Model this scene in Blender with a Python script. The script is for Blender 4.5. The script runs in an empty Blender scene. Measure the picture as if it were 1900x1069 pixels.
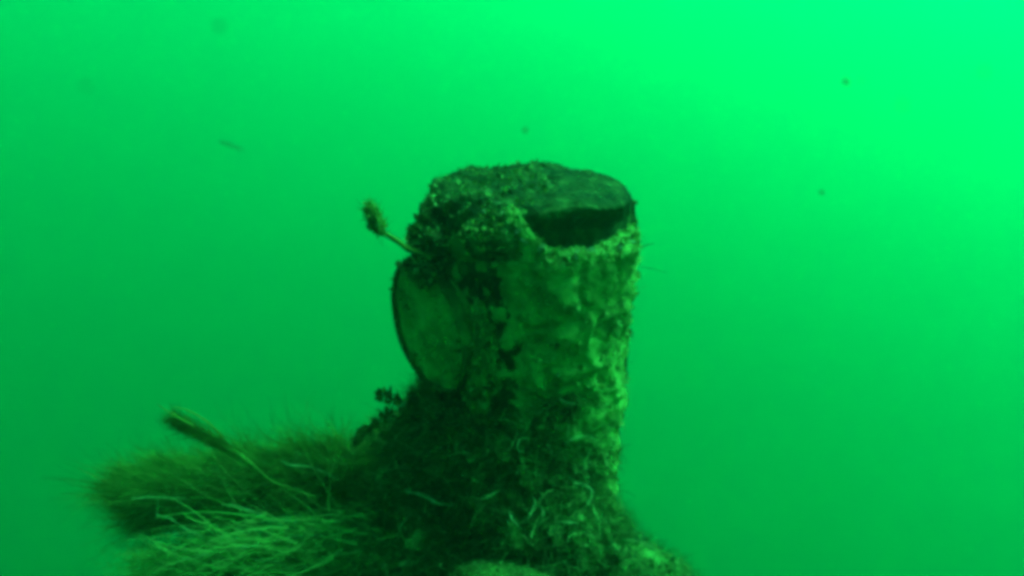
import bpy, math, random
import numpy as np
from mathutils import Vector, bvhtree

SC = bpy.context.scene
COL = SC.collection
random.seed(7)
RNG = np.random.default_rng(11)
R = math.radians

# ------------------------------------------------------------------ camera
CAM_LOC = Vector((-0.026, -0.947, 0.34))
PITCH = R(26)
FOCAL = 1357.0                      # in units of a 1900 pixel wide frame
cam = bpy.data.cameras.new('camera')
cam_ob = bpy.data.objects.new('camera', cam)
COL.objects.link(cam_ob)
SC.camera = cam_ob
cam.sensor_width = 36
cam.lens = 36 * FOCAL / 1900
cam.clip_start = 0.01
cam.clip_end = 2000
cam_ob.location = CAM_LOC
cam_ob.rotation_euler = (R(90) - PITCH, 0, 0)
cam.dof.use_dof = True
cam.dof.focus_distance = 0.93
cam.dof.aperture_fstop = 2.0

# ------------------------------------------------------------------ daylight
SUN_EL, SUN_AZ = R(54), R(58)       # azimuth from +Y towards +X
world = bpy.data.worlds.new('World')
SC.world = world
world.use_nodes = True
wn = world.node_tree
sky = wn.nodes.new('ShaderNodeTexSky')
sky.sky_type = 'NISHITA'
sky.sun_disc = False
sky.sun_elevation = SUN_EL
sky.sun_rotation = SUN_AZ
wn.links.new(sky.outputs[0], wn.nodes['Background'].inputs[0])
wn.nodes['Background'].inputs[1].default_value = 0.05
sun = bpy.data.lights.new('sun', 'SUN')
sun.energy = 5.0
sun.angle = R(35)
sun.color = (1, 0.97, 0.9)
sun_ob = bpy.data.objects.new('sun', sun)
COL.objects.link(sun_ob)
sdir = Vector((math.sin(SUN_AZ) * math.cos(SUN_EL), math.cos(SUN_AZ) * math.cos(SUN_EL), math.sin(SUN_EL)))
sun_ob.rotation_euler = sdir.to_track_quat('Z', 'Y').to_euler()
vs = SC.view_settings
vs.view_transform = 'Standard'
vs.look = 'None'
vs.gamma = 1
vs.exposure = 2.87
vs.use_curve_mapping = False
cy = SC.cycles
cy.volume_bounces = 3
cy.max_bounces = 10
cy.diffuse_bounces = 3
cy.use_denoising = True
cy.pixel_filter_type = 'GAUSSIAN'
cy.filter_width = 5.0

# ------------------------------------------------------------------ helpers
def at(x, y, Y):
    """Point on the vertical plane at depth Y that shows at pixel x, y of a 1900 wide frame."""
    u, v = (x - 950) / FOCAL, (534.5 - y) / FOCAL
    c, s = math.cos(PITCH), math.sin(PITCH)
    d = Vector((u, c + v * s, -s + v * c))
    return CAM_LOC + d * ((Y - CAM_LOC.y) / d.y)

_perm = np.random.default_rng(3).permutation(256)
_perm = np.concatenate([_perm, _perm, _perm])
_g = np.random.default_rng(4).normal(size=(256, 3))
_g /= np.linalg.norm(_g, axis=1)[:, None]
def perlin(p):
    i = np.floor(p).astype(int)
    f = p - i
    i &= 255
    w = f * f * f * (f * (f * 6 - 15) + 10)
    out = 0
    for dx in (0, 1):
        for dy in (0, 1):
            for dz in (0, 1):
                h = _perm[_perm[_perm[(i[:, 0] + dx) & 255] + ((i[:, 1] + dy) & 255)] + ((i[:, 2] + dz) & 255)]
                gr = _g[h]
                dot = gr[:, 0] * (f[:, 0] - dx) + gr[:, 1] * (f[:, 1] - dy) + gr[:, 2] * (f[:, 2] - dz)
                out = out + dot * (w[:, 0] if dx else 1 - w[:, 0]) * (w[:, 1] if dy else 1 - w[:, 1]) * (w[:, 2] if dz else 1 - w[:, 2])
    return out
def fbm(p, freq, octs=4, gain=0.5, off=0.0):
    p = np.asarray(p) * freq + off
    a, s = 1.0, 0
    for _ in range(octs):
        s = s + a * perlin(p)
        p = p * 2.03 + 17.1
        a *= gain
    return s

def mesh(name, V, F, m, parent=None, tone=None, smooth=True):
    """One mesh object from numpy vertices and same-sized faces."""
    me = bpy.data.meshes.new(name)
    V = np.asarray(V, dtype=np.float32)
    F = np.asarray(F, dtype=np.int32)
    n, k = F.shape
    me.vertices.add(len(V))
    me.vertices.foreach_set('co', V.ravel())
    me.loops.add(n * k)
    me.loops.foreach_set('vertex_index', F.ravel())
    me.polygons.add(n)
    me.polygons.foreach_set('loop_start', np.arange(0, n * k, k, dtype=np.int32))
    me.polygons.foreach_set('use_smooth', np.full(n, smooth))
    if tone is not None:
        at_ = me.attributes.new('tone', 'FLOAT', 'POINT')
        at_.data.foreach_set('value', np.asarray(tone, dtype=np.float32))
    me.update(calc_edges=True)
    me.materials.append(m)
    o = bpy.data.objects.new(name, me)
    COL.objects.link(o)
    if parent:
        o.parent = parent
    return o

def tag(o, label=None, cat=None, group=None, kind=None):
    for k, v in (('label', label), ('category', cat), ('group', group), ('kind', kind)):
        if v:
            o[k] = v
    return o

def empty(name, label, cat, group=None):
    o = bpy.data.objects.new(name, None)
    o.empty_display_size = 0.02
    COL.objects.link(o)
    return tag(o, label, cat, group)

def grid_faces(nu, nv, wrap):
    """Quads of a grid of nv rows by nu columns, columns closed when wrap."""
    c = nu if wrap else nu - 1
    i, j = np.meshgrid(np.arange(c), np.arange(nv - 1))
    i, j = i.ravel(), j.ravel()
    a, b = j * nu + i, j * nu + (i + 1) % nu
    return np.stack([a, b, b + nu, a + nu], 1)

def tube_data(pts, rad, sides=7, rough=0.0, seed=0.0, sub=4):
    """Vertices and faces of a smooth tapered tube through pts with closed tips."""
    P = np.array([tuple(p) for p in pts], float)
    rd = np.array(rad if hasattr(rad, '__len__') else [rad] * len(P), float)
    t = np.linspace(0, len(P) - 1, (len(P) - 1) * sub + 1)
    idx = np.clip(np.floor(t).astype(int), 0, len(P) - 2)
    f = (t - idx)[:, None]
    p0, p1, p2, p3 = P[np.maximum(idx - 1, 0)], P[idx], P[idx + 1], P[np.minimum(idx + 2, len(P) - 1)]
    Q = 0.5 * (2 * p1 + (p2 - p0) * f + (2 * p0 - 5 * p1 + 4 * p2 - p3) * f ** 2 + (3 * p1 - p0 - 3 * p2 + p3) * f ** 3)
    rq = np.interp(t, np.arange(len(P)), rd)
    T = np.gradient(Q, axis=0)
    T /= np.linalg.norm(T, axis=1)[:, None] + 1e-12
    up = np.array([0.13, 0.31, 0.94])
    A = np.cross(T, up)
    A /= np.linalg.norm(A, axis=1)[:, None] + 1e-12
    B = np.cross(T, A)
    if rough:
        rq = rq * (1 + rough * fbm(Q, 90, 2, off=seed))
        Q = Q + 0.0012 * np.stack([fbm(Q, 60, 2, off=seed + k) for k in (1, 2, 3)], 1)
    th = np.arange(sides) * 2 * math.pi / sides
    ring = np.cos(th)[None, :, None] * A[:, None] + np.sin(th)[None, :, None] * B[:, None]
    V = Q[:, None] + ring * rq[:, None, None]
    n = len(Q)
    V = np.concatenate([(Q[0] + 0 * ring[0])[None], V, (Q[-1] + 0 * ring[0])[None]])
    return V.reshape(-1, 3), grid_faces(sides, n + 2, True)

def join(parts):
    V, F, n = [], [], 0
    for v, f in parts:
        V.append(v); F.append(f + n); n += len(v)
    return np.concatenate(V), np.concatenate(F)

def unit(a):
    return a / (np.linalg.norm(a, axis=1)[:, None] + 1e-12)

def strands(root, direc, length, width, seg=4, curl=0.5, droop=0.0, rng=RNG):
    """Thin curved ribbons from root points along direc: vertices, faces, index of each vertex's strand."""
    n = len(root)
    d = unit(direc + 0)
    side = unit(np.cross(d, rng.normal(size=(n, 3))))
    bend = unit(rng.normal(size=(n, 3)))
    rows = []
    p = root.copy()
    L = length[:, None] / seg
    for k in range(seg + 1):
        w = width[:, None] * (1 - 0.75 * k / seg)
        rows.append(np.stack([p - side * w, p + side * w], 1))
        d = unit(d + bend * curl / seg + np.array([0, 0, -droop / seg]))
        bend = unit(bend + 0.8 * rng.normal(size=(n, 3)))
        p = p + d * L
    V = np.stack(rows, 1)                                   # n, seg+1, 2, 3
    base = np.arange(n)[:, None, None] * (2 * (seg + 1))
    k = np.arange(seg)[None, :, None] * 2
    F = (base + k + np.array([0, 1, 3, 2])[None, None]).reshape(-1, 4)
    return V.reshape(-1, 3), F, np.repeat(np.arange(n), 2 * (seg + 1))

def flakes(root, nrm, size, rng=RNG, cup=0.5):
    """Small cupped ragged leaflets, 3 by 3 vertices each, standing off the surface."""
    n = len(root)
    up = unit(nrm + 0.75 * rng.normal(size=(n, 3)))
    side = unit(np.cross(up, rng.normal(size=(n, 3))))
    out = np.cross(side, up)
    V = np.zeros((n, 3, 3, 3))
    bend = (rng.uniform(-1, 1, n) * cup)[:, None]
    for j in range(3):
        for i in range(3):
            s = (i - 1) * (0.55, 1.0, 0.6)[j] * rng.uniform(0.6, 1.2, (n, 1))
            h = j * 0.9 * rng.uniform(0.75, 1.2, (n, 1))
            V[:, j, i] = root + size[:, None] * (side * s * 0.6 + up * h * 0.7 + out * (bend * (s * s + 0.35 * h * h) + 0.15 * rng.normal(size=(n, 1))))
    q = np.array([[0, 1, 4, 3], [1, 2, 5, 4], [3, 4, 7, 6], [4, 5, 8, 7]])
    F = (np.arange(n)[:, None, None] * 9 + q[None]).reshape(-1, 4)
    return V.reshape(-1, 3), F, np.repeat(np.arange(n), 9)

def surf(V, nu, nv, n, rng=RNG, wrap=True, rows=None):
    """n random points with outward normals on a grid surface stored as nv rows of nu."""
    G = V.reshape(nv, nu, 3)
    du = np.roll(G, -1, 1) - np.roll(G, 1, 1)
    dv = np.gradient(G, axis=0)
    N = np.cross(dv, du)
    N /= np.linalg.norm(N, axis=2)[..., None] + 1e-12
    area = np.linalg.norm(np.cross(du, dv), axis=2)
    if rows is not None:
        m = np.zeros((nv, 1)); m[rows[0]:rows[1]] = 1
        area = area * m
    pr = (area / area.sum()).ravel()
    k = rng.choice(nu * nv, n, p=pr)
    j, i = k // nu, k % nu
    f = rng.uniform(0, 1, (n, 2))
    i2, j2 = (i + 1) % nu, np.minimum(j + 1, nv - 1)
    P = (G[j, i] * (1 - f[:, :1]) + G[j, i2] * f[:, :1]) * (1 - f[:, 1:]) + (G[j2, i] * (1 - f[:, :1]) + G[j2, i2] * f[:, :1]) * f[:, 1:]
    return P, N[j, i]

# ------------------------------------------------------------------ materials
def growth_mat(name, dark, mid, pale, scale=40.0, translucent=0.0, bump=0.4, rough=0.9, toned=False):
    m = bpy.data.materials.new(name)
    m.use_nodes = True
    t = m.node_tree
    N = t.nodes
    p = N['Principled BSDF']
    p.inputs['Roughness'].default_value = rough
    p.inputs['Specular IOR Level'].default_value = 0.03
    geo = N.new('ShaderNodeNewGeometry')
    n1 = N.new('ShaderNodeTexNoise'); n1.inputs['Scale'].default_value = scale; n1.inputs['Detail'].default_value = 5; n1.inputs['Roughness'].default_value = 0.6
    t.links.new(geo.outputs['Position'], n1.inputs['Vector'])
    ramp = N.new('ShaderNodeValToRGB')
    e = ramp.color_ramp.elements
    e[0].position = 0.32; e[0].color = (*dark, 1)
    e[1].position = 0.54; e[1].color = (*mid, 1)
    x = ramp.color_ramp.elements.new(0.72); x.color = (*pale, 1)
    if toned:
        a = N.new('ShaderNodeAttribute'); a.attribute_name = 'tone'
        mx = N.new('ShaderNodeMath'); mx.operation = 'MULTIPLY_ADD'
        t.links.new(n1.outputs['Fac'], mx.inputs[0]); mx.inputs[1].default_value = 0.5
        t.links.new(a.outputs['Fac'], mx.inputs[2])
        t.links.new(mx.outputs[0], ramp.inputs['Fac'])
    else:
        t.links.new(n1.outputs['Fac'], ramp.inputs['Fac'])
    t.links.new(ramp.outputs['Color'], p.inputs['Base Color'])
    if bump:
        n2 = N.new('ShaderNodeTexNoise'); n2.inputs['Scale'].default_value = scale * 9; n2.inputs['Detail'].default_value = 3
        t.links.new(geo.outputs['Position'], n2.inputs['Vector'])
        b = N.new('ShaderNodeBump'); b.inputs['Strength'].default_value = bump; b.inputs['Distance'].default_value = 0.002
        t.links.new(n2.outputs['Fac'], b.inputs['Height'])
        t.links.new(b.outputs['Normal'], p.inputs['Normal'])
    if translucent:
        tr = N.new('ShaderNodeBsdfTranslucent')
        t.links.new(ramp.outputs['Color'], tr.inputs['Color'])
        ms = N.new('ShaderNodeMixShader'); ms.inputs[0].default_value = translucent
        t.links.new(p.outputs[0], ms.inputs[1]); t.links.new(tr.outputs[0], ms.inputs[2])
        t.links.new(ms.outputs[0], N['Material Output'].inputs['Surface'])
    return m

M_CRUST = growth_mat('encrusted_metal', (0.034, 0.043, 0.006), (0.108, 0.133, 0.019), (0.16, 0.195, 0.034), 21)
M_CORE = growth_mat('dark_worn_core', (0.005, 0.007, 0.001), (0.014, 0.018, 0.002), (0.050, 0.062, 0.011), 42)
M_HEAP = growth_mat('dark_crust', (0.010, 0.012, 0.0020), (0.032, 0.038, 0.0052), (0.13, 0.155, 0.0325), 28)
M_PLATE = growth_mat('filmed_plate', (0.065, 0.080, 0.012), (0.135, 0.162, 0.024), (0.20, 0.24, 0.045), 24, bump=0.3)
M_RING = growth_mat('dark_rusty_ring', (0.014, 0.018, 0.0020), (0.032, 0.038, 0.0046), (0.07, 0.08, 0.0117), 30)
M_TURF = growth_mat('algal_turf', (0.024, 0.030, 0.0033), (0.120, 0.150, 0.0169), (0.19, 0.23, 0.045), 18, 0.45, 0.0, toned=True)
M_MOUND = growth_mat('dark_growth', (0.008, 0.011, 0.0013), (0.030, 0.040, 0.0046), (0.11, 0.135, 0.0221), 14)
M_WEED = growth_mat('dark_weed', (0.012, 0.016, 0.0020), (0.055, 0.070, 0.0084), (0.20, 0.235, 0.0488), 18, 0.4, 0.0, toned=True)
M_FUR = growth_mat('furry_weed', (0.040, 0.058, 0.0052), (0.120, 0.160, 0.0169), (0.24, 0.29, 0.0488), 22, 0.55, 0.0, toned=True)
M_PALE = growth_mat('pale_strand', (0.06, 0.08, 0.017), (0.14, 0.175, 0.042), (0.25, 0.30, 0.095), 90, 0.4, 0.0)
M_STALK = growth_mat('brown_stalk', (0.040, 0.055, 0.0065), (0.085, 0.110, 0.0117), (0.14, 0.17, 0.0228), 50, 0.4, 0.0)
M_SPECK = growth_mat('drifting_debris', (0.04, 0.15, 0.05), (0.06, 0.20, 0.07), (0.08, 0.25, 0.09), 50, 0.5, 0.0)
M_SPONGE = growth_mat('pale_sponge', (0.016, 0.022, 0.0026), (0.036, 0.048, 0.0052), (0.07, 0.09, 0.0117), 16, 0.0, 0.6)
M_CHALK = growth_mat('pale_crust', (0.05, 0.062, 0.016), (0.10, 0.12, 0.036), (0.18, 0.21, 0.085), 80, 0.2, 0.5)
M_BED = growth_mat('silty_seabed', (0.10, 0.09, 0.05), (0.16, 0.14, 0.08), (0.22, 0.20, 0.12), 0.6)

# ------------------------------------------------------------------ the setting: open water above a silty bed
TOP, BOTTOM, HALF = 14.0, -60.0, 150.0
def box_mesh(name, x, y, z0, z1, m):
    V = [(sx * x, sy * y, z) for z in (z0, z1) for sx, sy in ((-1, -1), (1, -1), (1, 1), (-1, 1))]
    F = [(3, 2, 1, 0), (4, 5, 6, 7), (0, 1, 5, 4), (1, 2, 6, 5), (2, 3, 7, 6), (3, 0, 4, 7)]
    return mesh(name, V, F, m, smooth=False)
mw = bpy.data.materials.new('green_water')
mw.use_nodes = True
nt = mw.node_tree
nt.nodes.clear()
out = nt.nodes.new('ShaderNodeOutputMaterial')
def vol(kind, coef, aniso=None):
    v = nt.nodes.new(kind)
    D = max(coef)
    v.inputs['Density'].default_value = D
    c = [q / D for q in coef]
    if aniso is None:
        c = [1 - q for q in c]
    else:
        v.inputs['Anisotropy'].default_value = aniso
    v.inputs['Color'].default_value = (*c, 1)
    return v.outputs[0]
def add(a, b):
    s = nt.nodes.new('ShaderNodeAddShader')
    nt.links.new(a, s.inputs[0]); nt.links.new(b, s.inputs[1])
    return s.outputs[0]
nt.links.new(add(vol('ShaderNodeVolumeAbsorption', (0.19, 0.012, 0.036)),
                 add(vol('ShaderNodeVolumeScatter', (0, 0.03, 0), 0.75),
                     vol('ShaderNodeVolumeScatter', (0.004, 0, 0.0165), 0.92))), out.inputs['Volume'])
water = box_mesh('water', HALF, HALF, BOTTOM, TOP, mw)
tag(water, 'open green water getting brighter towards the upper right', kind='structure')

nb = 120
gx, gy = np.meshgrid(np.linspace(-HALF + 1, HALF - 1, nb), np.linspace(-HALF + 1, HALF - 1, nb))
bp = np.stack([gx.ravel(), gy.ravel(), np.zeros(nb * nb)], 1)
bp[:, 2] = BOTTOM + 2 + 0.9 * fbm(bp, 0.05, 4)
tag(mesh('seabed', bp, grid_faces(nb, nb, False), M_BED), kind='structure')

# ------------------------------------------------------------------ the old pile stump
RAD = 0.1425
pipe = empty('pile_stump', 'thick upright pile stump crusted with algae, its dark worn top bare above a broken crust', 'pile')

RIM_DEG = [0, 25, 50, 90, 130, 160, 180, 200, 215, 228, 240, 250, 258, 263, 268, 275, 285, 300, 318, 326, 340, 360]
RIM_Z = [-0.024, -0.016, 0.004, 0.012, 0.010, 0.006, 0.002, -0.002, 0.000, 0.008, 0.018, 0.036, 0.048, 0.044, 0.022, 0.002, -0.006, -0.010, -0.009, -0.008, -0.018, -0.024]
def rim(deg, p=None):
    z = np.interp(np.mod(deg, 360), RIM_DEG, RIM_Z)
    q = np.stack([np.cos(np.radians(deg)), np.sin(np.radians(deg)), 0 * deg], 1)
    return z + 0.006 * fbm(q, 4, 4, 0.7) + 0.004 * fbm(q, 21, 2, 0.7)

NU, NV = 420, 420
Z_LOW = -1.1
deg = np.arange(NU) * 360.0 / NU
zr = rim(deg)
s = np.linspace(0, 1, NV)
zz = zr[None] * (1 - s[:, None]) + Z_LOW * s[:, None]
th = np.radians(deg)[None] + 0 * zz
base = np.stack([RAD * np.cos(th), RAD * np.sin(th), zz], 2).reshape(-1, 3)
warp = base + 0.022 * np.stack([fbm(base, 17, 2, 0.5, q) for q in (50, 60, 70)], 1)
lump = 0.003 + fbm(warp, 12, 3, 0.55) * 0.009 + np.abs(fbm(warp, 20, 2, 0.5, 5)) * 0.015 + fbm(warp, 48, 3, 0.6, 9) * 0.0045
fade = np.clip((zr[None] - zz) / 0.015, 0.3, 1).ravel()
lean = 0.012 * zz.ravel()
rr = RAD + lump * fade + lean
wallV = np.stack([rr * np.cos(th.ravel()), rr * np.sin(th.ravel()), base[:, 2]], 1)
wallV[:NU, :2] *= (0.132 / np.linalg.norm(wallV[:NU, :2], axis=1))[:, None]     # broken edge closes on the core
wall = mesh('crust', wallV, grid_faces(NU, NV, True)[:, ::-1], M_CRUST, pipe)
# the core: a worn, domed top with a rounded edge and a bare dark side
CORE = [(0.0, 0.0), (0.12, 0), (0.24, 0), (0.36, -0.001), (0.48, -0.001), (0.58, -0.002), (0.67, -0.002), (0.75, -0.003), (0.82, -0.004), (0.88, -0.007), (0.92, -0.011),
        (0.95, -0.016), (0.968, -0.022), (0.98, -0.029), (0.99, -0.039), (1.0, -0.060), (1.0, -0.08), (1.0, -0.12), (1.0, -0.2), (1.0, -0.35)]
ct = np.linspace(0, len(CORE) - 1, 150)
crr = np.interp(ct, range(len(CORE)), [q[0] for q in CORE]) * 0.1425
crz = np.interp(ct, range(len(CORE)), [q[1] for q in CORE])
cx, cyy = crr[:, None] * np.cos(np.radians(deg)), crr[:, None] * np.sin(np.radians(deg))
coreB = np.stack([cx, cyy, crz[:, None] + 0 * cx], 2).reshape(-1, 3)
roughness = np.interp(coreB[:, 0] - 0.35 * coreB[:, 1], [-0.12, 0.0, 0.05, 0.14], [1.0, 0.9, 0.6, 0.5])
top_w = np.clip(1 + coreB[:, 2] / 0.06, 0, 1)
tilt = 0.044 - 0.075 * np.clip(coreB[:, 0] - 0.03, 0, 1) - 0.03 * np.clip(-coreB[:, 0] - 0.07, 0, 1) - 0.10 * coreB[:, 1]
hgt = 0.012 * fbm(coreB, 11, 2, 0.5, 3) + roughness * (0.010 * fbm(coreB, 30, 3, 0.6, 6) - 0.006 * np.abs(fbm(coreB, 60, 2, 0.6, 2)))
rad_n = roughness * 0.007 * fbm(coreB, 28, 3, 0.6, 14) * (crr > 0.08).repeat(NU)
cr = np.linalg.norm(coreB[:, :2], axis=1)
under = np.exp(-(((np.tile(deg, 150) - 311) / 43) ** 4)) * np.clip((-coreB[:, 2] - 0.012 + 0.005 * fbm(coreB, 14, 4, 0.65, 77)) / 0.030, 0, 1)
cf = (1 - 0.24 * under) * (1 + rad_n / np.maximum(cr, 0.05)) * (1 + 0.03 * np.clip(-coreB[:, 2] / 0.06, 0, 1.3))
coreV = np.stack([coreB[:, 0] * cf, coreB[:, 1] * cf, coreB[:, 2] + tilt * np.clip(1 + coreB[:, 2] / 0.3, 0, 1) + hgt * top_w], 1)
core = mesh('core', coreV, grid_faces(NU, 150, True)[:, ::-1], M_CORE, pipe)
# plain shaft down to the bed
SH = 40
shz = np.linspace(Z_LOW + 0.05, BOTTOM + 1.0, 30)
sth = np.arange(SH) * 2 * math.pi / SH
shV = np.stack([np.cos(sth)[None] * 0.122 + 0 * shz[:, None], np.sin(sth)[None] * 0.122 + 0 * shz[:, None], shz[:, None] + 0 * sth[None]], 2).reshape(-1, 3)
mesh('shaft', shV, grid_faces(SH, 30, True)[:, ::-1], M_CRUST, pipe)

# round side cap: a short branch closed by a plate
ax = np.array([-0.80, -0.60, 0.0]); ax /= np.linalg.norm(ax)
tg = np.array([ax[1], -ax[0], 0.0]); upv = np.array([0, 0, 1.0])
CAP_C = np.array([-0.135, -0.079, -0.140]); CAP_R = 0.094
def lathe(profile, n, wob=0.0, seed=0):
    """Rings of (radius, height along the cap axis) round the cap's centre."""
    a = np.arange(n) * 2 * math.pi / n
    rows = []
    for r, h in profile:
        k = 1 + wob * perlin(np.stack([np.cos(a) * 2 + seed, np.sin(a) * 2, 0 * a + h * 40], 1))
        rows.append(CAP_C + (r * k)[:, None] * (np.cos(a)[:, None] * tg + np.sin(a)[:, None] * upv) + h * ax)
    return np.concatenate(rows), grid_faces(n, len(profile), True)
v, f = lathe([(CAP_R * 0.90, -0.075), (CAP_R * 0.95, -0.03), (CAP_R * 0.96, 0.004)], 96, 0.05)
stub = mesh('side_branch', v, f, M_CRUST, pipe)
prof = [(CAP_R * 0.97, -0.006), (CAP_R * 1.0, 0.0), (CAP_R * 1.0, 0.010), (CAP_R * 0.985, 0.012), (CAP_R * 0.965, 0.011), (CAP_R * 0.95, 0.005)]
v, f = lathe(prof, 128, 0.07, 3)
mesh('cap_ring', v, f, M_RING, stub)
prof = [(CAP_R * r, 0.005 + 0.006 * (1 - r * r)) for r in np.linspace(0.96, 0.0, 40)]
v, f = lathe(prof, 128)
v = v + ax[None] * (0.006 * fbm(v, 24, 4, 0.6, 7))[:, None]
mesh('cap_plate', v, f, M_PLATE, stub)

def blob(name, c, r, m, parent=None, nu=90, nv=60, amp=0.18, freq=9, seed=0, flat=1.0):
    a = np.arange(nu) * 2 * math.pi / nu
    b = np.linspace(0.02, math.pi - 0.02, nv)
    D = np.stack([np.sin(b)[:, None] * np.cos(a), np.sin(b)[:, None] * np.sin(a), np.cos(b)[:, None] + 0 * a], 2).reshape(-1, 3)
    rv = np.array(r)
    k = 1 + amp * fbm(D * rv.max() + np.array(c), freq / rv.max() * 0.12, 4, 0.55, seed)
    V = np.array(c) + D * rv * k[:, None]
    return mesh(name, V, grid_faces(nu, nv, True)[:, ::-1], m, parent), V

rng = np.random.default_rng(33)
n = 1300
pa, pr_ = rng.uniform(0, 2 * math.pi, n), CAP_R * 1.0 * np.sqrt(rng.uniform(0, 1, n))
pp = CAP_C + (pr_ * np.cos(pa))[:, None] * tg + (pr_ * np.sin(pa))[:, None] * upv + 0.009 * ax
ok = fbm(pp, 26, 3, 0.6, 4) + 0.5 * (pr_ / CAP_R) ** 4 > rng.uniform(0.1, 0.9, n)
pp = pp[ok]; n = len(pp)
pv, pf, pi_ = flakes(pp, np.tile(ax, (n, 1)), rng.uniform(0.0012, 0.0042, n), rng)
sv, sf, si_ = strands(pp, ax + 0.9 * rng.normal(size=(n, 3)), rng.uniform(0.003, 0.010, n), np.full(n, 0.0004), 4, 1.0, 0.2, rng)
mesh('plate_growth', np.concatenate([pv, sv]), np.concatenate([pf, sf + len(pv)]), M_TURF, stub, np.concatenate([(0.26 + 0.1 * rng.normal(size=n))[pi_], (0.24 + 0.1 * rng.normal(size=n))[si_]]))['kind'] = 'stuff'

# growth heaped over the broken front lip, the left shoulder and the edge of the side cap
lp_, lipV = blob('crust_heap', (-0.048, -0.136, 0.012), (0.036, 0.018, 0.030), M_HEAP, pipe, seed=17, amp=0.4, freq=12)
sl_, shoV = blob('crust_heap', (-0.122, -0.072, -0.014), (0.032, 0.032, 0.022), M_HEAP, pipe, seed=19, amp=0.45, freq=12)

ce_, capV = blob('crust_heap', (-0.068, -0.128, -0.160), (0.024, 0.024, 0.085), M_CRUST, pipe, seed=23, amp=0.22, freq=12)
cu_, cuV = blob('crust_heap', (-0.128, -0.085, -0.050), (0.030, 0.026, 0.018), M_HEAP, pipe, seed=29, amp=0.45, freq=12)

# algal turf on the stump: leaflets, fuzz and little bushy lumps nobody could count
def turf(name, V, nu, nv, n_flake, n_fuzz, mat, parent, fs=(0.003, 0.009), fl=(0.006, 0.022), rows=None, keep=None, fw=0.0004, out_bias=None, dens=14, seed=1, droop=0.3, tone0=0.26):
    rng = np.random.default_rng(seed)
    P, N = surf(V, nu, nv, n_flake, rng, rows=rows)
    cl = fbm(P, dens, 3, 0.6, seed)                         # patchy cover
    ok = cl > rng.uniform(-0.75, 0.45, len(P))
    if keep is not None:
        ok &= keep(P)
    P, N = P[ok], N[ok]
    sz = rng.uniform(*fs, len(P)) * (1 + 0.8 * np.clip(fbm(P, 22, 2, 0.5, seed + 4), -0.6, 1))
    fV, fF, fi = flakes(P, N, sz, rng)
    ft = (tone0 + 0.13 * rng.normal(size=len(P)) + 0.22 * fbm(P, 30, 2, 0.5, 3))[fi]
    Q, M = surf(V, nu, nv, n_fuzz, rng, rows=rows)
    if keep is not None:
        k2 = keep(Q); Q, M = Q[k2], M[k2]
    dr = M + 0.7 * rng.normal(size=M.shape)
    if out_bias is not None:
        dr = dr + np.array(out_bias)
    sV, sF, si_ = strands(Q, dr, rng.uniform(*fl, len(Q)), np.full(len(Q), fw) * rng.uniform(0.6, 1.5, len(Q)), 4, 1.2, droop, rng)
    stn = (tone0 - 0.02 + 0.12 * rng.normal(size=len(Q)))[si_]
    o = mesh(name, np.concatenate([fV, sV]), np.concatenate([fF, sF + len(fV)]), mat, parent, np.concatenate([ft, stn]))
    o['kind'] = 'stuff'
    return o
def off_cap(P):
    d = P - CAP_C
    r = d - (d @ ax)[:, None] * ax
    return ~((np.linalg.norm(r, axis=1) < CAP_R * 0.93) & (d @ ax > -0.05))
turf('turf', wallV, NU, NV, 3600, 13000, M_TURF, pipe, rows=(1, 330), keep=off_cap, seed=21, fs=(0.002, 0.006), fl=(0.003, 0.010), tone0=0.30)
turf('lip_turf', wallV, NU, NV, 1500, 1500, M_TURF, pipe, rows=(0, 6), seed=27, fs=(0.002, 0.007), fl=(0.004, 0.012), dens=24, tone0=0.3)
turf('heap_turf', lipV, 90, 60, 420, 900, M_TURF, pipe, fs=(0.003, 0.007), fl=(0.004, 0.012), seed=25, tone0=0.20)
turf('heap_turf', capV, 90, 60, 900, 2600, M_TURF, pipe, fs=(0.0025, 0.008), fl=(0.003, 0.012), seed=28)
turf('heap_turf', cuV, 90, 60, 420, 1500, M_WEED, pipe, fs=(0.003, 0.008), fl=(0.005, 0.016), seed=29, tone0=0.24)
turf('heap_turf', shoV, 90, 60, 420, 900, M_WEED, pipe, fs=(0.003, 0.008), fl=(0.005, 0.014), seed=26, tone0=0.26)
turf('core_turf', coreV, NU, 150, 750, 2600, M_WEED, pipe, fs=(0.002, 0.006), fl=(0.003, 0.010), rows=(0, 110), seed=22, tone0=0.22, keep=lambda P: P[:, 0] < 0.02 + 0.05 * fbm(P, 20, 2))
def filaments(name, V, nu, nv, n, mat, parent, length, width, rows=None, tone=0.42, seed=1, flow=(0, 0, 0), keep=None):
    rng = np.random.default_rng(seed)
    P, N = surf(V, nu, nv, n, rng, rows=rows)
    if keep is not None:
        k = keep(P); P, N = P[k], N[k]
    n = len(P)
    d = rng.normal(size=(n, 3)) + np.array(flow)
    d = d - 0.8 * (d * N).sum(1)[:, None] * N
    lg = rng.uniform(*length, n) * rng.choice([0.5, 0.8, 1.0, 1.3], n)
    P = P + N * rng.uniform(0.001, 0.009, n)[:, None] - unit(d) * lg[:, None] * 0.4
    v, f, i = strands(P, d + 0.25 * N, lg, rng.uniform(*width, n), 7, 2.2, 0.2, rng)
    o = mesh(name, v, f, mat, parent, (tone + 0.11 * rng.normal(size=n))[i])
    o['kind'] = 'stuff'
    return o
filaments('filaments', wallV, NU, NV, 420, M_TURF, pipe, (0.008, 0.026), (0.0004, 0.0009), rows=(5, 260), tone=0.34, seed=23, keep=off_cap)

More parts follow.
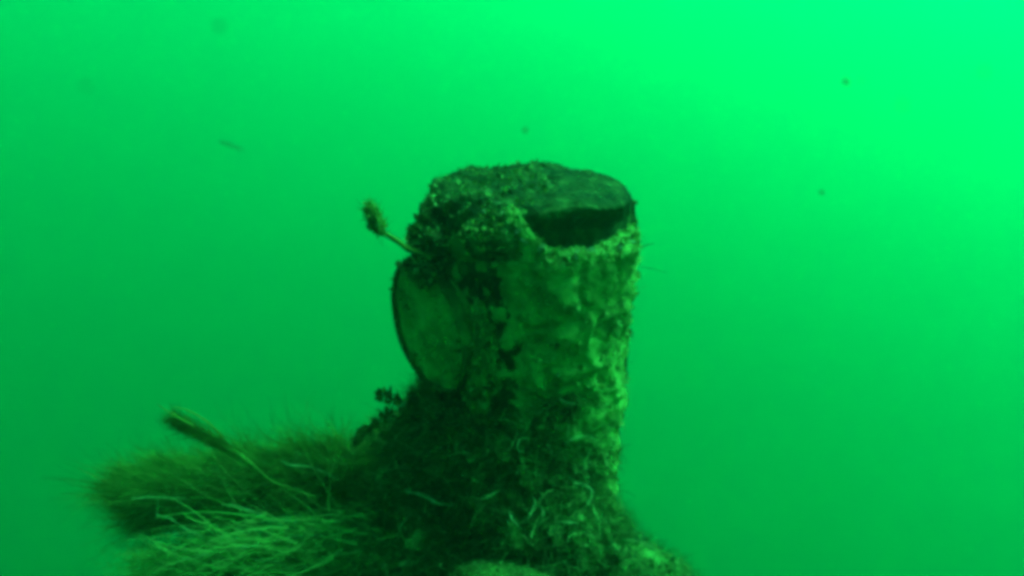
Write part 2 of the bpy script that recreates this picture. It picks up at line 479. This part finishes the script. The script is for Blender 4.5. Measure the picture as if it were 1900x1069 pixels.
# ------------------------------------------------------------------ the mound of growth round the pipe's foot
ZT = [-0.20, -0.27, -0.33, -0.40, -0.45, -0.52, -0.60, -0.70, -0.82, -0.95, -1.05]
RL = [0.110, 0.125, 0.170, 0.220, 0.265, 0.320, 0.370, 0.400, 0.400, 0.330, 0.12]
RF = [0.120, 0.140, 0.158, 0.185, 0.215, 0.250, 0.290, 0.330, 0.340, 0.280, 0.12]
RR = [0.090, 0.095, 0.100, 0.100, 0.095, 0.080, 0.095, 0.175, 0.330, 0.280, 0.12]
RB = [0.090, 0.095, 0.100, 0.105, 0.100, 0.100, 0.125, 0.300, 0.320, 0.280, 0.12]
MU, MV = 460, 300
mz = np.linspace(ZT[0], ZT[-1], MV)
md = np.arange(MU) * 2 * math.pi / MU
wl = np.clip(-np.cos(md), 0, 1) ** 2; wr = np.clip(np.cos(md), 0, 1) ** 2
wf = np.clip(-np.sin(md), 0, 1) ** 2; wb = np.clip(np.sin(md), 0, 1) ** 2
rev = lambda a: np.interp(-mz, [-q for q in ZT], a)
mr = rev(RL)[:, None] * wl + rev(RR)[:, None] * wr + rev(RF)[:, None] * wf + rev(RB)[:, None] * wb
mb = np.stack([mr * np.cos(md), mr * np.sin(md), mz[:, None] + 0 * mr], 2).reshape(-1, 3)
md_n = np.stack([np.cos(md), np.sin(md), 0.5 + 0 * md], 1)[None].repeat(MV, 0).reshape(-1, 3)
dis = 0.036 * fbm(mb, 9, 3, 0.55, 2) + 0.040 * np.abs(fbm(mb, 22, 3, 0.6, 8)) + 0.007 * fbm(mb, 75, 3, 0.6, 4)
moundV = mb + md_n * dis[:, None]
mound = empty('growth_mound', 'dark ragged mound of tangled weed and growth round the foot of the stump', 'marine growth')
body = mesh('body', moundV, grid_faces(MU, MV, True)[:, ::-1], M_MOUND, mound)
turf('tangle', moundV, MU, MV, 4500, 90000, M_WEED, mound, fs=(0.003, 0.009), fl=(0.012, 0.045), rows=(8, 235), seed=41, fw=0.0005, dens=10, tone0=0.2)
filaments('filaments', moundV, MU, MV, 4200, M_WEED, mound, (0.012, 0.050), (0.0005, 0.0013), rows=(8, 235), tone=0.46, seed=43)
turf('fringe', moundV, MU, MV, 600, 90000, M_FUR, mound, fs=(0.003, 0.008), fl=(0.014, 0.042), rows=(30, 235), seed=44, fw=0.0004, tone0=0.36, out_bias=(-0.5, 0, 0.1),
     keep=lambda P: P[:, 0] < -0.23 + 0.05 * fbm(P, 12, 2))

deps = bpy.context.evaluated_depsgraph_get()
TREES = [bvhtree.BVHTree.FromObject(o, deps) for o in (wall, body, core)]
def on(x, y, off=0.006, far=0.0):
    """Point on the pipe or the mound that shows at pixel x, y, lifted a little off the surface."""
    d = (at(x, y, far) - CAM_LOC).normalized()
    best = None
    for tr in TREES:
        h = tr.ray_cast(CAM_LOC, d)
        if h[0] is not None and (best is None or h[3] < best):
            best = h[3]
    return CAM_LOC + d * (best - off) if best is not None else at(x, y, far)

def tube_ob(name, pts, rad, m, parent=None, sides=7, rough=0.3, seed=0.0):
    v, f = tube_data(pts, rad, sides, rough, seed)
    return mesh(name, v, f, m, parent)

# ------------------------------------------------------------------ rounded lump low on the right
lump_e = empty('weed_lump', 'rounded fuzzy weed lump low on the right of the stump foot', 'marine growth')
lc = at(1190, 1150, -0.02)
lo, lV = blob('body', lc, (0.115, 0.12, 0.125), M_MOUND, lump_e, seed=5)
turf('fuzz', lV, 90, 60, 1400, 15000, M_WEED, lump_e, fs=(0.004, 0.010), fl=(0.006, 0.018), seed=51, fw=0.0004, tone0=0.27)
filaments('filaments', lV, 90, 60, 420, M_FUR, lump_e, (0.014, 0.045), (0.0005, 0.0011), tone=0.4, seed=53)

# smooth pale lump at the bottom of the frame
pc = at(925, 1135, -0.27)
po, pV = blob('pale_sponge', pc, (0.088, 0.06, 0.060), M_SPONGE, None, seed=9, amp=0.16, freq=8)
turf('film', pV, 90, 60, 260, 9000, M_WEED, po, fs=(0.0015, 0.004), fl=(0.003, 0.010), seed=91, tone0=0.28)
tag(po, 'pale rounded sponge lump in front of the dark mound at the bottom edge', 'sponge')

# ------------------------------------------------------------------ furry branch reaching left
fur_e = empty('furry_branch', 'thick dark furry branch reaching out to the left from the mound', 'weed branch')
bp_ = [at(760, 900, -0.02), at(640, 880, -0.02), at(540, 893, -0.03), at(430, 912, -0.03), at(335, 918, -0.02), at(280, 912, -0.01), at(250, 908, 0.0)]
br = [0.030, 0.034, 0.042, 0.050, 0.048, 0.036, 0.012]
v, f = tube_data(bp_, br, 48, 0.0, 0, 12)
vn = (len(v) // 48)
cen = v.reshape(vn, 48, 3).mean(1, keepdims=True)
vd = unit((v.reshape(vn, 48, 3) - cen).reshape(-1, 3))
v = v + vd * (0.034 * fbm(v, 17, 4, 0.6, 2) + 0.005 * fbm(v, 90, 2, 0.6, 1))[:, None]
mesh('core', v, f, M_MOUND, fur_e)
rng = np.random.default_rng(61)
k = rng.integers(48, len(v) - 48, 46000)
k = k[v[k, 0] < -0.2]
root = v[k] + rng.normal(size=(len(k), 3)) * 0.003
tipw = np.clip((-0.50 - v[k, 0]) / 0.12, 0, 1)[:, None]
clump = np.stack([fbm(root, 34, 2, 0.6, q) for q in (1, 5, 9)], 1)
dr = vd[k] * 0.55 + 1.3 * clump + 0.30 * rng.normal(size=(len(k), 3)) + np.array([-1.0, 0, 0.10]) * (0.75 + 0.6 * tipw)
sv, sf, si_ = strands(root, dr, rng.uniform(0.010, 0.038, len(k)) * rng.choice([1, 1, 1, 2.0], len(k)) * np.clip(1 + 1.6 * fbm(root, 18, 2, 0.6, 40), 0.25, 2.2), np.full(len(k), 0.0004), 4, 1.0, 0.1, rng)
o = mesh('fur', sv, sf, M_FUR, fur_e, (0.09 + 0.15 * rng.normal(size=len(k)))[si_])
o['kind'] = 'stuff'

# pale wispy weed under the furry branch
wis = empty('wispy_weed', 'pale loose wispy weed streaming left under the furry branch', 'weed')
rng = np.random.default_rng(71)
n = 15000
a_ = rng.uniform(0, 1, n)
px = 740 - 470 * a_ ** 0.9 + rng.normal(size=n) * 26
lo_, hi_ = 945 + 75 * a_, 1120 - 10 * a_
py = lo_ + (hi_ - lo_) * rng.beta(1.1, 1.1, n)
root = np.array([tuple(at(x, y, Y)) for x, y, Y in zip(px, py, rng.normal(size=n) * 0.05 - 0.05)])
dr = np.array([-1.0, 0, 0.12]) + 0.55 * rng.normal(size=(n, 3))
cl = fbm(root, 16, 3, 0.6, 6) > rng.uniform(-0.9, 0.35, n)
root, dr = root[cl], dr[cl]
n = len(root)
sv, sf, si_ = strands(root, dr, rng.uniform(0.015, 0.06, n), np.full(n, 0.0005), 5, 1.0, 0.1, rng)
o = mesh('wisps', sv, sf, M_FUR, wis, (0.46 + 0.15 * rng.normal(size=n))[si_])
o['kind'] = 'stuff'
n = 210
px, py = rng.uniform(380, 700, n), rng.uniform(945, 1090, n)
root = np.array([tuple(at(x, y, Y)) for x, y, Y in zip(px, py, rng.uniform(-0.20, -0.05, n))])
sv, sf, si_ = strands(root, np.array([-1.0, 0, 0.02]) + 0.4 * rng.normal(size=(n, 3)), rng.uniform(0.06, 0.15, n), rng.uniform(0.0005, 0.0016, n), 10, 0.9, 0.0, rng)
o = mesh('streamers', sv, sf, M_FUR, wis, (0.50 + 0.14 * rng.normal(size=n))[si_])
o['kind'] = 'stuff'
stem_pts = [at(720, 1060, 0.0), at(600, 1045, -0.04), at(480, 1050, -0.05), at(370, 1062, -0.05), at(300, 1068, -0.05)]
v, f = tube_data(stem_pts, [0.04, 0.038, 0.034, 0.026, 0.008], 40, 0, 0, 12)
v = v + 0.012 * np.stack([fbm(v, 26, 3, 0.6, q) for q in (1, 2, 3)], 1)
mesh('stem', v, f, M_STALK, wis)

# ------------------------------------------------------------------ single stalks
st = empty('algae_stalk', 'thin stalk with a bushy tuft at its tip jutting left from below the stump top', 'algae')
sp = [at(800, 478, -0.11), at(765, 465, -0.10), at(735, 446, -0.10), at(705, 427, -0.10), at(692, 410, -0.10), at(686, 385, -0.10)]
tube_ob('stem', sp, [0.0045, 0.0042, 0.0034, 0.0032, 0.004, 0.003], M_STALK, st)
rng = np.random.default_rng(81)
n = 620
ts = rng.uniform(0, 1, n)
rt = np.array([tuple(Vector(sp[3]).lerp(sp[5], t)) for t in ts * 1.0])
pv, pf, pi_ = flakes(rt + rng.normal(size=(n, 3)) * 0.0034, unit(rng.normal(size=(n, 3)) + np.array([-0.2, 0, 0.7])), rng.uniform(0.002, 0.005, n), rng)
mesh('tuft', pv, pf, M_FUR, st, (0.22 + 0.10 * rng.normal(size=n))[pi_])
n = 900
rt = np.array([tuple(Vector(sp[3]).lerp(sp[5], t)) for t in rng.uniform(-0.1, 1, n)])
sv, sf, si_ = strands(rt + rng.normal(size=(n, 3)) * 0.004, rng.normal(size=(n, 3)) + np.array([-0.2, 0, 0.8]), rng.uniform(0.005, 0.014, n), np.full(n, 0.0004), 4, 0.8, 0, rng)
mesh('tuft_fuzz', sv, sf, M_FUR, st, (0.2 + 0.1 * rng.normal(size=n))[si_])['kind'] = 'stuff'

bs = empty('brush_stalk', 'dark stalk with a brush-like tip rising over the furry branch', 'algae')
bpts = [at(590, 926, -0.09), at(560, 914, -0.09), at(505, 894, -0.09), at(470, 865, -0.09), at(440, 842, -0.09), at(400, 820, -0.09), at(362, 801, -0.09), at(332, 786, -0.09)]
tube_ob('stem', bpts[:5], [0.0014, 0.0018, 0.002, 0.0026, 0.0034], M_STALK, bs)
tube_ob('sleeve', bpts[3:], [0.0035, 0.0045, 0.0048, 0.004, 0.0015], M_STALK, bs, 10)
rng = np.random.default_rng(82)
n = 2200
t = rng.uniform(0, 1, n)
seg = [bpts[4], bpts[5], bpts[6], bpts[7]]
rt = np.array([tuple(seg[min(int(q * 3), 2)].lerp(seg[min(int(q * 3), 2) + 1], q * 3 - min(int(q * 3), 2))) for q in t])
dirb = np.array(tuple((bpts[7] - bpts[4]).normalized()))
sv, sf, si_ = strands(rt + rng.normal(size=(n, 3)) * 0.003, dirb + (0.12 + 0.3 * t[:, None]) * rng.normal(size=(n, 3)) + np.array([0.02, 0, 0.10]), rng.uniform(0.010, 0.034, n), np.full(n, 0.0005), 4, 0.4, 0, rng)
mesh('brush', sv, sf, M_FUR, bs, (0.06 + 0.1 * rng.normal(size=n))[si_])
v, f = join([tube_data([at(415, 812, -0.1), at(385, 783, -0.1), at(350, 762, -0.1), at(322, 755, -0.1)], [0.0014, 0.0013, 0.0009, 0.0004]),
             tube_data([at(360, 790, -0.1), at(325, 772, -0.1), at(292, 750, -0.1)], [0.0013, 0.0009, 0.0004])])
mesh('pale_fibre', v, f, M_FUR, bs, np.full(len(v), 0.34))

# ------------------------------------------------------------------ pale strands one can tell apart
FUR_Y = -0.09
def strand(name, label, paths, rad, m=M_PALE, free=None, off=0.017, group='pale weed strands on the growth'):
    parts = []
    for i, pth in enumerate(paths):
        pts = [at(x, y, free) if free is not None else on(x, y, off if 0 < k < len(pth) - 1 else off * 0.45) for k, (x, y) in enumerate(pth)]
        n = len(pts)
        pts = [p + Vector((random.uniform(-1, 1), random.uniform(-1, 1), random.uniform(-1, 1))) * 0.0025 for p in pts]
        parts.append(tube_data(pts, [0.62 * rad * (0.45 + 0.55 * math.sin(math.pi * (j + 0.6) / (n + 0.2))) * random.uniform(0.7, 1.25) for j in range(n)], 6, 0.9, i * 3.1))
    v, f = join(parts)
    return tag(mesh(name, v, f, m), label, 'weed strand', group)
strand('weed_strand', 'pale forked T-shaped strand lying across the tip of the furry branch',
       [[(247, 925), (270, 923), (292, 921), (345, 922)], [(292, 923), (291, 940), (290, 955), (318, 963), (345, 982), (378, 996)]], 0.0024, free=-0.14)
strand('weed_strand', 'brightest thick pale strand below the middle of the furry branch',
       [[(412, 937), (440, 940), (478, 957), (512, 970), (555, 980), (600, 986)]], 0.0030, free=-0.10)
strand('weed_strand', 'long pale strand arching through the wispy weed',
       [[(328, 1042), (372, 1032), (430, 1020), (480, 1012), (540, 996), (600, 990)]], 0.0026, free=-0.15)
strand('weed_strand', 'short pale strand in the lower right of the wispy weed', [[(470, 1038), (510, 1045), (545, 1056), (575, 1046)]], 0.0022, free=-0.15)
strand('weed_strand', 'pale strand with a knobbed tip where the furry branch meets the mound', [[(520, 852), (545, 864), (575, 868), (602, 877), (628, 895)]], 0.0022, free=-0.13)
strand('weed_strand', 'broad pale blade with a bright tip left of the dark hollow in the mound', [[(755, 908), (785, 916), (815, 930), (846, 938)]], 0.0048)
strand('weed_strand', 'winding pale strand running down the left of the mound', [[(640, 958), (672, 978), (700, 994), (728, 1010), (760, 1026)]], 0.0026)
strand('weed_strand', 'short upright strand forking up from the winding strand', [[(732, 1010), (740, 988), (748, 968), (764, 956)]], 0.0022)
strand('weed_strand', 'small looped strand at the left shoulder of the mound', [[(650, 972), (656, 960), (668, 958), (676, 968), (672, 980)]], 0.0018)
strand('weed_strand', 'tiny pale curl shaped like a letter C on the stump foot', [[(968, 838), (958, 834), (960, 820), (972, 814), (982, 820), (980, 834)]], 0.0020)
strand('weed_strand', 'slanting pale strand on the right of the stump foot', [[(1028, 852), (1042, 838), (1060, 818), (1082, 812), (1102, 818)]], 0.0022)
strand('weed_strand', 'pale club-headed strand hanging in the middle of the mound', [[(988, 918), (990, 932), (986, 950), (976, 964), (962, 972)]], 0.0036)
strand('weed_strand', 'thin bowed strand right beside the club-headed strand', [[(1004, 940), (1008, 958), (1002, 975), (994, 994)]], 0.0022)
strand('weed_strand', 'short stout pale strand below the club-headed strand', [[(944, 948), (950, 966), (966, 986)]], 0.0034)
strand('weed_strand', 'faint straight strand crossing the dark hollow of the mound', [[(868, 934), (896, 924), (930, 908)]], 0.0022)
strand('weed_strand', 'pale hooked strand at the right edge of the stump foot', [[(1052, 898), (1075, 902), (1094, 906), (1099, 922), (1090, 938)]], 0.0036)
strand('weed_strand', 'small slanting pale strand high on the right of the stump foot', [[(1036, 738), (1054, 748), (1078, 754)]], 0.0024)
strand('weed_strand', 'level pale strand on the left of the stump foot', [[(752, 842), (785, 840), (835, 832)]], 0.0020)
strand('weed_strand', 'level pale strand above the rounded lump on the right', [[(1034, 968), (1062, 970), (1092, 974)]], 0.0022)
strand('weed_strand', 'pale strand draped over the top of the rounded lump', [[(1160, 1002), (1180, 1002), (1200, 1008), (1222, 1020)]], 0.0022, free=-0.15)

# ------------------------------------------------------------------ ragged flakes and pale crust on the pipe
def leaf_data(c, size, nrm, seed, aspect=1.6, ragged=0.6):
    r = np.random.default_rng(seed)
    nrm = np.array(nrm, float); nrm /= np.linalg.norm(nrm)
    a = np.cross(nrm, r.normal(size=3)); a /= np.linalg.norm(a)
    b = np.cross(nrm, a)
    nu, nv = 12, 6
    V = []
    for j in range(nv):
        for i in range(nu):
            t = 2 * math.pi * i / nu
            q = math.sin(math.pi * (j + 0.02) / (nv - 0.96))
            h = math.cos(math.pi * (j + 0.02) / (nv - 0.96))
            V.append(np.array(c) + size * (a * math.cos(t) * q * aspect + b * math.sin(t) * q + nrm * h * 0.45))
    V = np.array(V)
    V = V + size * ragged * np.stack([fbm(V, 0.9 / size, 3, 0.6, seed + k) for k in (0, 3, 6)], 1)
    return V, grid_faces(nu, nv, True)
FL = [(788, 384, 12, 1), (800, 372, 10, 1), (776, 440, 14, 1), (800, 436, 12, 1), (764, 452, 9, 1), (822, 446, 15, 1), (744, 494, 10, 1), (1164, 366, 8, 3), (1176, 376, 7, 3),
      (718, 736, 13, 2), (704, 728, 7, 2), (738, 742, 10, 2), (664, 812, 12, 2), (680, 800, 11, 2), (700, 786, 12, 2), (1136, 850, 10, 4), (1128, 920, 9, 4), (1146, 768, 9, 4), (1142, 806, 8, 4), (1146, 838, 9, 4), (1130, 886, 10, 4), (1122, 944, 11, 4), (1160, 700, 7, 4), (1166, 618, 7, 4), (720, 770, 13, 2)]
for i, (x, y, r_, g) in enumerate(FL):
    Y = {1: -0.06, 2: -0.05, 3: 0.06, 4: -0.02}[g]
    if g == 1 and x > 790: Y = -0.10
    p = at(x, y, Y)
    if g in (2, 4):
        k = 34
        rg = np.random.default_rng(700 + i)
        rt = np.array(tuple(p)) + rg.normal(size=(k, 3)) * r_ / FOCAL * 0.45
        v, f, fi = flakes(rt, unit(rg.normal(size=(k, 3)) + np.array([-0.5 if g == 2 else 0.4, -0.2, 0.6])), rg.uniform(0.35, 0.85, k) * r_ / FOCAL, rg, 0.8)
        mesh('leaf_tuft', v, f, M_WEED, mound if g == 2 else pipe, (0.2 + 0.1 * rg.normal(size=k))[fi])
    else:
        v, f = leaf_data(p, r_ / FOCAL * 0.9, (random.uniform(-1, 1), -0.4, random.uniform(0.2, 1)), 100 + i, random.uniform(1.3, 2.1), 0.8)
        mesh('flake', v, f, M_HEAP, pipe)
CR = [(920, 378, 9), (936, 396, 10), (958, 428, 11), (970, 446, 9), (905, 400, 16), (1005, 460, 13), (1040, 464, 12), (1095, 467, 12), (1070, 472, 9), (1150, 455, 13), (1172, 448, 9), (808, 452, 9),
      (866, 424, 8), (846, 745, 5), (905, 668, 7), (1035, 695, 6), (880, 690, 8)]
for i, (x, y, r_) in enumerate(CR):
    v, f = leaf_data(on(x, y, 0.001), r_ / FOCAL * 0.46, (random.uniform(-0.4, 0.4), -0.5, 1.0), 300 + i, random.uniform(1.6, 2.6), 1.1)
    mesh('pale_crust', v, f, M_CHALK, pipe)

# ------------------------------------------------------------------ specks and threads drifting in the water
SP = [(1570, 152, 9, -0.39, 'largest dark speck drifting at the upper right of the water'), (975, 242, 6, -0.38, 'small dark speck drifting straight above the stump'),
      (1525, 357, 6, -0.39, 'small dark speck drifting right of the stump, below the largest speck'), (1598, 150, 3, -0.45, 'tiny faint speck just right of the largest drifting speck'),
      (1826, 132, 7, -0.58, 'faint blurred speck close to the right edge of the water near the top'), (1674, 195, 7, -0.60, 'faint blurred speck below and right of the largest drifting speck'),
      (407, 49, 7, -0.58, 'faint blurred speck near the top of the water on the left'), (160, 160, 6, -0.60, 'faint blurred speck in the upper left corner of the water')]
for i, (x, y, r_, Y, lab) in enumerate(SP):
    p = at(x, y, Y)
    v, f = leaf_data(p, r_ / FOCAL * (Y + 0.95) * 0.8, (0.3, -0.6, 0.5), 500 + i, 1.1)
    tag(mesh('drifting_speck', v, f, M_SPECK), lab, 'speck', 'specks drifting in the open water')
for lab, pth, Y, r_ in (('faint slanting thread drifting at the upper left of the water', [(408, 262), (425, 269), (452, 279)], -0.36, 0.0011),
                        ('thin thread drifting close to the right edge of the stump top', [(1190, 460), (1200, 455), (1214, 452)], 0.0, 0.0009),
                        ('long faint hair trailing right of the stump below its top', [(1178, 492), (1205, 498), (1238, 506)], 0.02, 0.0006)):
    v, f = tube_data([at(x, y, Y) for x, y in pth], [r_ * 0.5, r_, r_ * 0.4], 6, 0.2)
    tag(mesh('drifting_thread', v, f, M_SPECK), lab, 'thread', 'threads drifting in the open water')
